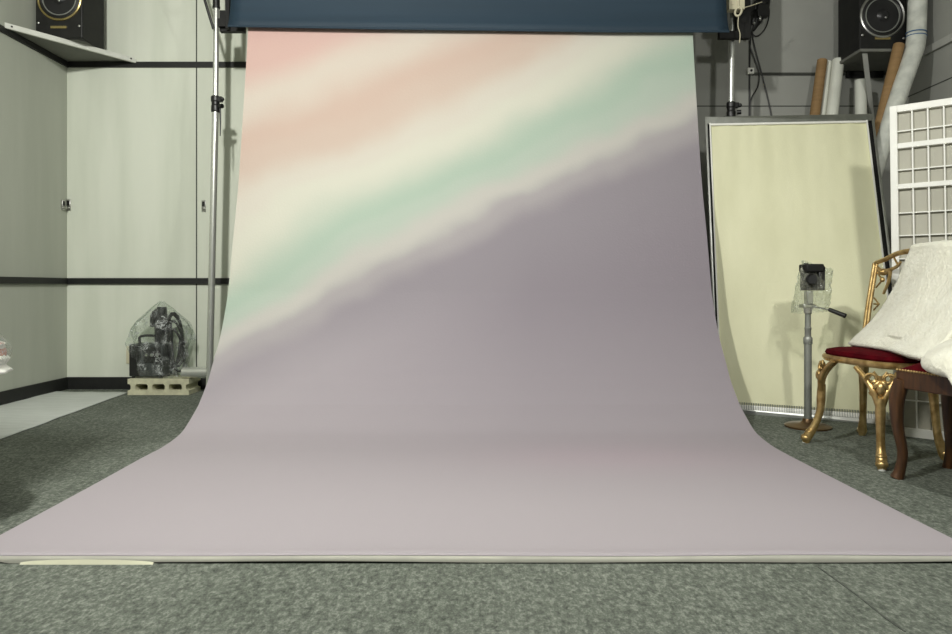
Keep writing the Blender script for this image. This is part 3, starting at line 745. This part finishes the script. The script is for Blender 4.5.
bm = nb(); tube(bm, [h1, h2], [0.010,0.012], 12); part(obj('grip', bm, M['black'], arm), 'black rubber grip')
root = thing('camera', 'black camera on the grey stand inside a hazy plastic bag', 'camera', (1.73,by,0.70))
a = at(804,289,by); b = at(822.5,266,by)
bm = nb(); box(bm, a.x, b.x, by-0.035, by+0.05, 0.702, b.z); obj('body', bm, M['black_matt'], root, bevel=0.008)
bm = nb(); c0 = at(801,272.5,by); c1 = at(819,265,by); box(bm, c0.x, c1.x, by-0.06, by+0.03, c0.z, c1.z+0.004); obj('prism_hump', bm, M['black_matt'], root, bevel=0.008)
bm = nb(); tube(bm, [at(811.5,279,by-0.03), at(811.5,279,by-0.11)], [0.026,0.027], 22); ln = obj('lens', bm, M['black'], root)
bm = nb(); ring(bm, at(811.5,279,by-0.112), 0.024, 0.003, Vector((0,-1,0))); obj('lens_ring', bm, M['black_matt'], ln)
bm = nb(); c = at(819,281,by-0.03); box(bm, c.x-0.012, c.x+0.018, by-0.055, by-0.02, 0.71, 0.80); obj('hand_grip', bm, M['black'], root, bevel=0.006)
bm = nb(); tube(bm, [at(806,264.5,by), at(806,263,by)], 0.012, 12); obj('dial', bm, M['black'], root)
bm = nb()
cs = [at(801,260.5,by), at(831.5,269.5,by), at(824,311,by), at(792,313,by)]
def cbag(u, v):
    a = u*2*math.pi
    tp = cs[0].lerp(cs[1], 0.5+0.5*math.cos(a)); bt = cs[3].lerp(cs[2], 0.5+0.5*math.cos(a))
    p = bt.lerp(tp, v)
    th = 0.085*min(1, 1.9*(1-v)+0.03)
    p = p + Vector((0, th*math.sin(a)-0.012, 0))
    w = noise.noise(Vector((math.cos(a)*3, math.sin(a)*3, v*6))); w2 = noise.noise(Vector((math.cos(a)*5+3, math.sin(a)*5, v*9)))
    return p + Vector((0.010*w, 0.022*w2, 0.006*w))
grid(bm, cbag, 64, 30, close_u=True)
tag(obj('plastic_bag', bm, M['bag_cam']), 'small hazy plastic bag pulled over the camera on the stand', 'bag')

# ------------------------------------------------------------------ rolls standing behind the panel
def roll(name, label, a, b, wpx, Ya, Yb, m, core=None, extra=None):
    top = at(a[0],a[1],Ya); low = at(b[0],b[1],Yb); r = wpx/2/F*Ya
    d = (low-top); k = (top.z-r*0.4)/(top.z-low.z); foot = top+d*k
    rt = thing(name, label, 'roll', (foot.x, foot.y, 0))
    bm = nb(); tube(bm, [foot, top], r, 22, caps=False); tube(bm, [foot, top], r*0.72, 22, caps=False)
    dn = d.normalized()
    # ring faces at the ends
    o = obj('tube_wall', bm, m, rt)
    bm = nb(); tube(bm, [foot+(-dn)*0.01, top+dn*0.006], r*0.95, 22); obj('core', bm, core or m, rt)
    if extra: extra(rt, top, dn, r)
    return rt
roll('cardboard_tube', 'short leaning brown cardboard tube behind the left half of the cream panel', (822.3,60.5), (814.8,115), 9.6, 4.80, 4.74, M['brown_tube'])
roll('paper_roll', 'very thin white roll between the brown tube and the thicker white roll', (829.0,61.5), (823.0,115), 5.0, 4.82, 4.76, M['white_roll'])
roll('paper_roll', 'thick white roll right of the brown tube under the right loudspeaker', (838.3,60.5), (832,115), 11.2, 4.80, 4.72, M['white_roll'])
roll('paper_roll', 'shortest white roll standing alone beneath the grey wall shelf', (860.6,81), (861,115), 10.8, 4.78, 4.74, M['white_roll'])
roll('cardboard_tube', 'long brown cardboard tube leaning against the right loudspeaker', (899,45), (880.5,123), 10.5, 4.42, 4.36, M['brown_tube'])
# bent plastic wrapped roll
root = thing('wrapped_roll', 'long plastic wrapped white roll bent near blue tape in the right corner', 'roll', (2.45,4.33,0))
Yw = 4.40
bm = nb(); pts = [at(921,-70,4.45), at(918,-10,4.45), at(917,20,4.45), at(915.5,44,4.42), at(911,60,4.38), at(898.5,96,4.32), at(887.5,130,4.30), at(877,165,4.28), at(852,245,4.26), at(796,405,4.24)]
tube(bm, pts, [0.054,0.054,0.055,0.056,0.053,0.050,0.047,0.046,0.045,0.045], 20, smooth=6)
obj('wrap', bm, M['wrapped'], root)
for yy in (33, 36.5):
    bm = nb(); c = at(916.3,yy,4.432); ring(bm, c, 0.0565, 0.0035, Vector((0.05,0,1)), 32, 6); part(obj('tape', bm, M['blue_tape'], root), 'blue tape band')

# ------------------------------------------------------------------ white lattice screen
SB = Vector((2.030,3.40,0)); ST = Vector((2.043,3.46,1.612)); sd = Vector((0.766,-0.643,0)); SW = 0.86
sn = sd.cross((ST-SB).normalized()).normalized()
if sn.y > 0: sn = -sn
def sp(a, h, d=0.0):        # a metres along, h 0..1 up
    return SB.lerp(ST, h) + sd*a + sn*d
root = thing('lattice_screen', 'white lattice screen leaning behind the gold chair at the right edge', 'screen', SB)
def sbar(a0, a1, h0, h1, d0, d1, name, m, bevel=0.002):
    bm = nb(); hexa(bm, [sp(a0,h0,d0), sp(a1,h0,d0), sp(a1,h0,d1), sp(a0,h0,d1), sp(a0,h1,d0), sp(a1,h1,d0), sp(a1,h1,d1), sp(a0,h1,d1)])
    return obj(name, bm, m, root, smooth=False, bevel=bevel)
def hy(py, Y=3.44): return (CH-(py-HY)/F*Y)/1.612
sbar(0,0.032,0,1,-0.028,0,'stile',M['white']); sbar(SW-0.032,SW,0,1,-0.028,0,'stile',M['white'])
sbar(0.032,SW-0.032,hy(112.3),1,-0.028,0,'top_rail',M['white'])
sbar(0.032,SW-0.032,hy(149),hy(143.7),-0.028,0,'cross_rail',M['white']); sbar(0.032,SW-0.032,hy(189.5),hy(184.6),-0.028,0,'cross_rail',M['white'])
sbar(0.032,SW-0.032,0.0,0.026,-0.028,0,'bottom_rail',M['white'])
for py in (131.5,170.5,213.5,236,259,282,305,328,351,374,398):
    h = hy(py); sbar(0.032,SW-0.032,h-0.0016,h+0.0016,-0.024,-0.006,'lattice_bar',M['white'],0)
for i in range(1,13):
    a = 0.030+i*0.0645
    sbar(a-0.003,a+0.003,0.026,0.985,-0.022,-0.004,'lattice_bar',M['white'],0)
sbar(0.02,SW-0.02,0.02,0.99,-0.026,-0.0245,'frosted_panel',M['paper_pane'],0)

# ------------------------------------------------------------------ gold chair, facing left
FL, FR, RL, RR = Vector((1.525,3.24,0)), Vector((1.592,2.745,0)), Vector((1.875,3.40,0)), Vector((1.955,2.915,0))
cen = (FL+FR+RL+RR)/4; cen.z = 0
fw = ((FL+FR)/2-(RL+RR)/2).normalized(); sdv = Vector((0,0,1)).cross(fw)
root = thing('gold_chair', 'gilded ornate chair with round dark red velvet seat under the white fur throw', 'chair', cen)
SZ = 0.395
sc = cen+Vector((0.0,0,0))
def rounded(bm, prof, mx, n=56, hx=0.152, hy=0.262, e=2.0/3.0):
    rings = []
    for r, z in prof:
        rg = []
        for k in range(n):
            a = 2*math.pi*k/n; c_, s_ = math.cos(a), math.sin(a)
            rg.append(bm.verts.new(mx @ Vector((r*hx*math.copysign(abs(c_)**e, c_), r*hy*math.copysign(abs(s_)**e, s_), z))))
        rings.append(rg)
    for a, b in zip(rings, rings[1:]):
        for k in range(n): bm.faces.new((a[k], a[(k+1)%n], b[(k+1)%n], b[k]))
    bm.faces.new(rings[0][::-1]); bm.faces.new(rings[-1])
bm = nb(); ang = math.atan2(-0.17, -0.985); Rm = Matrix.Translation(sc+Vector((0.030,0,0))) @ Matrix.Rotation(ang, 4, 'Z')
rounded(bm, [(0.80,SZ-0.014),(0.96,SZ-0.012),(1.0,SZ-0.002),(1.0,SZ+0.010),(0.97,SZ+0.016),(0.80,SZ+0.016)], Rm); obj('seat_rim', bm, M['gold'], root)
bm = nb(); rounded(bm, [(0.91,SZ+0.012),(0.95,SZ+0.024),(0.92,SZ+0.038),(0.76,SZ+0.047),(0.5,SZ+0.052),(0.1,SZ+0.054)], Rm); part(obj('seat', bm, M['velvet'], root), 'dark red velvet seat pad')
def cabriole(foot, name='leg', ornate=True):
    rad = (foot-cen); rad.z = 0; out = rad.normalized()
    tang = Vector((-out.y,out.x,0))
    sh = Vector((0.034,0.0,0)) if foot is FL else Vector((0,0,0))
    def P(f, h): return cen+rad*f+Vector((0,0,h))+sh*max(0,min(1,(h-0.03)/0.14))
    kz = SZ-0.15
    if ornate: pts = [P(0.86,kz+0.03), P(0.87,kz-0.03), P(0.87,0.15), P(0.90,0.08), P(0.96,0.035), P(1.0,0.002)]; rr = [0.017,0.019,0.0165,0.0165,0.021,0.015]
    else: pts = [P(0.80,SZ-0.005), P(0.83,SZ-0.08), P(0.86,SZ-0.18), P(0.90,0.10), P(0.97,0.03), P(1.0,0.002)]; rr = [0.024,0.022,0.017,0.016,0.020,0.015]
    bm = nb(); tube(bm, pts, rr, 14, smooth=5)
    lg = obj(name, bm, M['gold'], root)
    if ornate:
        for s in (-1,1):        # two curved arms carry the rim from the knee, scrolls between them
            k = P(0.86,kz)
            bm = nb()
            tube(bm, [k+Vector((0,0,-0.02)), k+tang*s*0.022+Vector((0,0,0.05)), k+tang*s*0.046+Vector((0,0,0.10))-out*0.022, k+tang*s*0.082+Vector((0,0,0.146))-out*0.062], [0.013,0.013,0.012,0.010], 10, smooth=5)
            obj('arm', bm, M['gold'], lg)
            bm = nb()
            for c0, r0, sg in ((k+tang*s*0.030+Vector((0,0,0.105)), 0.027, 1), (k+tang*s*0.018+Vector((0,0,0.055)), 0.019, -1)):
                tube(bm, [c0+(tang*s*math.cos(a)+Vector((0,0,sg))*math.sin(a))*(r0*(1-a/7.5)) for a in [i*0.45 for i in range(14)]], 0.0058, 7)
            blob(bm, k+tang*s*0.014+Vector((0,0,0.085))+out*0.006, (0.010,0.010,0.022), Matrix.Rotation(s*0.6, 3, out), 10)
            obj('scroll', bm, M['gold'], lg)
        bm = nb(); blob(bm, P(0.86,kz+0.07)+out*0.010, (0.016,0.016,0.026)); tube(bm, [P(0.86,kz+0.02), P(0.86,kz+0.12)], 0.008, 8)
        for s in (-1,1): tube(bm, [P(0.86,kz+0.10), P(0.86,kz+0.135)+tang*s*0.022, P(0.86,kz+0.112)+tang*s*0.04], 0.0055, 7)
        obj('shell_carving', bm, M['gold'], lg)
        bm = nb(); blob(bm, P(0.95,0.052), (0.021,0.021,0.013), None, 12); blob(bm, P(0.99,0.024), (0.024,0.024,0.019), None, 14); obj('carved_foot', bm, M['gold'], lg)
        bm = nb(); tube(bm, [foot, foot+Vector((0,0,0.010))], 0.0135, 12); obj('glide', bm, M['white'], lg)
    else:
        bm = nb(); blob(bm, P(1.0,0.024), (0.023,0.023,0.022), None, 12); obj('carved_foot', bm, M['gold'], lg)
cabriole(FL); cabriole(FR); cabriole(RL, 'leg', False); cabriole(RR, 'leg', False)
# backrest: two posts, arched top, openwork between
pl = RL+Vector((0.0,0.0,SZ)); prr = RR+Vector((0,0,SZ))
TLb = at(875.5,263,3.42); TRb = Vector((2.045,2.88,TLb.z))
bf = None
for foot, tp in ((RL,TLb),(RR,TRb)):
    b0 = cen+(foot-cen)*0.97+Vector((0,0,SZ-0.02)); mid = b0.lerp(tp,0.5)+(tp-TLb.lerp(TRb,0.5)).normalized()*0.006
    for off in (-0.008,0.010):
        o_ = (TRb-TLb).normalized()*off
        bm = nb(); tube(bm, [b0+o_, mid+o_, tp+o_], [0.009,0.009,0.008], 10, smooth=6); bf2 = obj('back_post', bm, M['gold'], root)
        bf = bf or bf2
bm = nb(); e = (TRb-TLb)
tube(bm, [TLb, TLb+e*0.12+Vector((0,0,0.016)), TLb+e*0.28+Vector((0,0,0.042)), TLb+e*0.5+Vector((0,0,0.048)), TLb+e*0.72+Vector((0,0,0.042)), TLb+e*0.88+Vector((0,0,0.016)), TRb], [0.010,0.011,0.012,0.013,0.012,0.011,0.010], 12, smooth=6)
obj('top_rail', bm, M['gold'], root)
bm = nb(); ee = e.normalized(); up = Vector((0,0,1))
def bp(a, h): return TLb + ee*a + up*h + (Vector((-0.10,0.02,0))*(-h)*0.35)
for mir in (0,1):
    def q(a, h): return bp(a if not mir else e.length-a, h)
    def ow(name, fn):
        bm = nb(); fn(bm); return obj(name, bm, M['gold'], root)
    def f1(bm):
        tube(bm, [q(0.0,-0.01), q(0.03,-0.035), q(0.06,-0.045), q(0.10,-0.035), q(0.14,-0.02), q(0.16,0.0)], [0.006,0.010,0.014,0.009,0.008,0.006], 8, smooth=4)
        blob(bm, q(0.055,-0.045), (0.022,0.022,0.017)); blob(bm, q(0.05,-0.082), (0.012,0.012,0.012))
        tube(bm, [q(0.10,-0.035), q(0.09,-0.09), q(0.06,-0.15)], [0.008,0.008,0.006], 8, smooth=4)
        tube(bm, [q(0.0,-0.03), q(0.045,-0.078)], 0.0045, 7); tube(bm, [q(0.01,-0.12), q(0.048,-0.085)], 0.0045, 7)
        tube(bm, [q(0.115,0.025), q(0.15,-0.02)], 0.005, 7)
    ow('scroll_ornament', f1)
    for h in (-0.20,-0.34):
        def f2(bm, h=h):
            tube(bm, [q(0.0,h+0.03), q(0.035,h), q(0.0,h-0.03)], 0.0045, 7); tube(bm, [q(0.0,h), q(0.035,h)], 0.0045, 7)
        ow('arrow_ornament', f2)

# white fur throw over the back and seat
bm = nb()
def throw(u, v):
    lf = [Vector((1.780,3.335,0.444)), Vector((1.868,3.285,0.570)), Vector((1.935,3.225,0.72)), Vector((1.970,3.175,0.865)), Vector((1.975,3.150,0.903)), Vector((2.04,3.12,0.892)), Vector((2.09,3.08,0.76))]
    rt = [Vector((1.675,2.58,0.446)), Vector((1.775,2.59,0.555)), Vector((1.885,2.62,0.69)), Vector((1.98,2.66,0.825)), Vector((2.03,2.66,0.872)), Vector((2.10,2.67,0.85)), Vector((2.13,2.68,0.70))]
    k = v*(len(lf)-1); i = min(int(k), len(lf)-2); f = k-i
    A = catmullpt(lf, k); B = catmullpt(rt, k)
    p = A.lerp(B, u)
    w = noise.noise(Vector((u*3.2, v*3.5, 1.7)))
    p += Vector((-0.7,-0.5,0.45))*(0.020*math.sin(math.pi*u)+0.016*w*min(1,3*(v+0.1)))
    n3 = noise.noise(Vector((p.x*60,p.y*60,p.z*60)))
    p += Vector((-0.5,-0.6,0.5))*0.004*n3
    if v < 0.08: p += Vector((-0.012*math.sin(u*9),0,0))
    return p
def catmullpt(L, k):
    i = min(int(k), len(L)-2); t = k-i
    P = [2*L[0]-L[1]]+L+[2*L[-1]-L[-2]]; i += 1
    return 0.5*((2*P[i]) + (P[i+1]-P[i-1])*t + (2*P[i-1]-5*P[i]+4*P[i+1]-P[i+2])*t*t + (3*P[i]-P[i-1]-3*P[i+1]+P[i+2])*t**3)
grid(bm, throw, 60, 70)
tag(obj('fur_throw', bm, M['fur'], solid=0.022), 'white fur throw draped over the back and seat of the gold chair', 'throw')

# ------------------------------------------------------------------ brown wooden chair at the right edge
A0, C0, B0, D0 = Vector((1.590,2.632,0)), Vector((1.882,2.785,0)), Vector((1.69,2.24,0)), Vector((2.10,2.45,0))
wc = (A0+C0+B0+D0)/4
root = thing('wooden_chair', 'brown wooden chair with dark red seat at the right edge in front of gold chair', 'chair', wc)
WZ = 0.36
bm = nb(); q = [A0,B0,D0,C0]; q2 = [wc+(p-wc)*1.04 for p in q]; q3 = [wc+(p-wc)*0.97 for p in q]
for i in range(4):
    a, b = q2[i], q2[(i+1)%4]; ia, ib = wc+(a-wc)*0.90, wc+(b-wc)*0.90
    z0, z1 = Vector((0,0,WZ-0.018)), Vector((0,0,WZ+0.052))
    hexa(bm, [a+z0,b+z0,ib+z0,ia+z0,a+z1,b+z1,ib+z1,ia+z1])
obj('seat_frame', bm, M['wood'], root, smooth=False, bevel=0.004)
bm = nb()
NS = 24
def pad(u, v):
    P_ = q2[0].lerp(q2[3], u).lerp(q2[1].lerp(q2[2], u), v); P_ = wc+(P_-wc)*0.985
    h = (1-abs(2*u-1)**5)*(1-abs(2*v-1)**5)
    return Vector((P_.x, P_.y, WZ+0.05+0.038*h))
grid(bm, pad, NS, NS); part(obj('seat', bm, M['velvet'], root), 'dark red velvet seat pad')
bm = nb()
for i in range(34):
    p = q2[0].lerp(q2[1], (i+0.5)/34); blob(bm, p+Vector((0,0,WZ+0.05)), (0.005,0.005,0.005), None, 8)
o = obj('studs', bm, M['gold'], root)
for p in (A0,C0,B0,D0):
    o_ = (p-wc).normalized()
    bm = nb(); tube(bm, [p-o_*0.012+Vector((0,0,WZ+0.01)), p+o_*0.006+Vector((0,0,WZ-0.06)), p+o_*0.004+Vector((0,0,0.20)), p-o_*0.012+Vector((0,0,0.10)), p-o_*0.004+Vector((0,0,0.035)), p+o_*0.006+Vector((0,0,0.001))], [0.028,0.027,0.021,0.018,0.019,0.024], 12, smooth=5)
    obj('leg', bm, M['wood'], root)
bm = nb(); bk = (wc-(A0+C0)/2).normalized()
for p in (B0,D0):
    tube(bm, [p+Vector((0,0,WZ+0.02)), p+bk*0.04+Vector((0,0,0.65)), p+bk*0.10+Vector((0,0,0.90))], [0.02,0.018,0.016], 12, smooth=5)
b0 = B0+bk*0.10+Vector((0,0,0.89)); d0 = D0+bk*0.10+Vector((0,0,0.89))
tube(bm, [b0, (b0+d0)/2+Vector((0,0,0.05)), d0], [0.02,0.026,0.02], 12, smooth=6)
tube(bm, [b0-Vector((0,0,0.25))-bk*0.045, (b0+d0)/2-Vector((0,0,0.25))-bk*0.045, d0-Vector((0,0,0.25))-bk*0.045], 0.014, 10)
obj('back_frame', bm, M['wood'], root)

# white fur cushion on it
bm = nb()
cc = Vector((1.93,2.33,0.490))
def cush(u, v):
    a = u*2*math.pi; ph = (v-0.5)*math.pi
    cr = abs(math.cos(ph))**0.6; sz = math.copysign(abs(math.sin(ph))**0.9, math.sin(ph))
    x = 0.385*cr*math.cos(a); y = 0.33*cr*math.sin(a); z = 0.068*sz
    z += -0.20*max(0, -x-0.18) - 1.15*max(0, -y-0.02)*max(0, min(1, 0.5-x*2))
    w = noise.noise(Vector((x*6,y*6,z*8))); n3 = noise.noise(Vector((x*55,y*55,z*55)))
    return cc+Vector((x,y,z))*(1+0.05*w+0.010*n3)
grid(bm, cush, 72, 40, close_u=True)
bmesh.ops.remove_doubles(bm, verts=bm.verts[:], dist=0.0005)
tag(obj('fur_cushion', bm, M['fur']), 'plump white fur cushion on the brown wooden chair at the right edge', 'cushion')

# ------------------------------------------------------------------ light
def area(name, loc, target, power, sx, sy, col):
    l = bpy.data.lights.new(name, 'AREA'); l.shape = 'RECTANGLE'; l.size = sx; l.size_y = sy; l.energy = power; l.color = col
    o = bpy.data.objects.new(name, l); C.objects.link(o); o.location = loc
    d = Vector(target)-Vector(loc); o.rotation_euler = d.to_track_quat('-Z','Y').to_euler()
    return o
area('ceiling_lamp', (-1.05,1.0,2.85), (-1.2,4.9,1.2), 92, 0.12, 0.16, (1.0,0.99,0.945))
area('ceiling_lamp', (1.40,0.9,2.25), (1.2,3.6,0.7), 28, 0.14, 0.16, (1.0,0.99,0.945))
area('ceiling_lamp', (0.0,0.2,2.9), (0.0,1.4,0), 22, 1.2, 0.4, (0.98,1.0,0.95))
w = bpy.data.worlds.new('World'); bpy.context.scene.world = w; w.use_nodes = True
w.node_tree.nodes['Background'].inputs[0].default_value = (0.95,1.0,0.95,1); w.node_tree.nodes['Background'].inputs[1].default_value = 0.16

# ------------------------------------------------------------------ camera
cam = bpy.data.cameras.new('Camera'); cam.sensor_fit = 'HORIZONTAL'; cam.sensor_width = 36.0; cam.lens = F/952*36.0
cam.shift_y = -(317-HY)/952.0; cam.shift_x = 0; cam.clip_start = 0.05
co = bpy.data.objects.new('Camera', cam); C.objects.link(co); co.location = (0,0,CH); co.rotation_euler = (math.radians(90),0,0)
sc_ = bpy.context.scene; sc_.camera = co
vs = sc_.view_settings; sc_.display_settings.display_device = 'sRGB'
vs.view_transform = 'Standard'; vs.look = 'None'; vs.exposure = 0.22; vs.gamma = 1.0; vs.use_curve_mapping = False
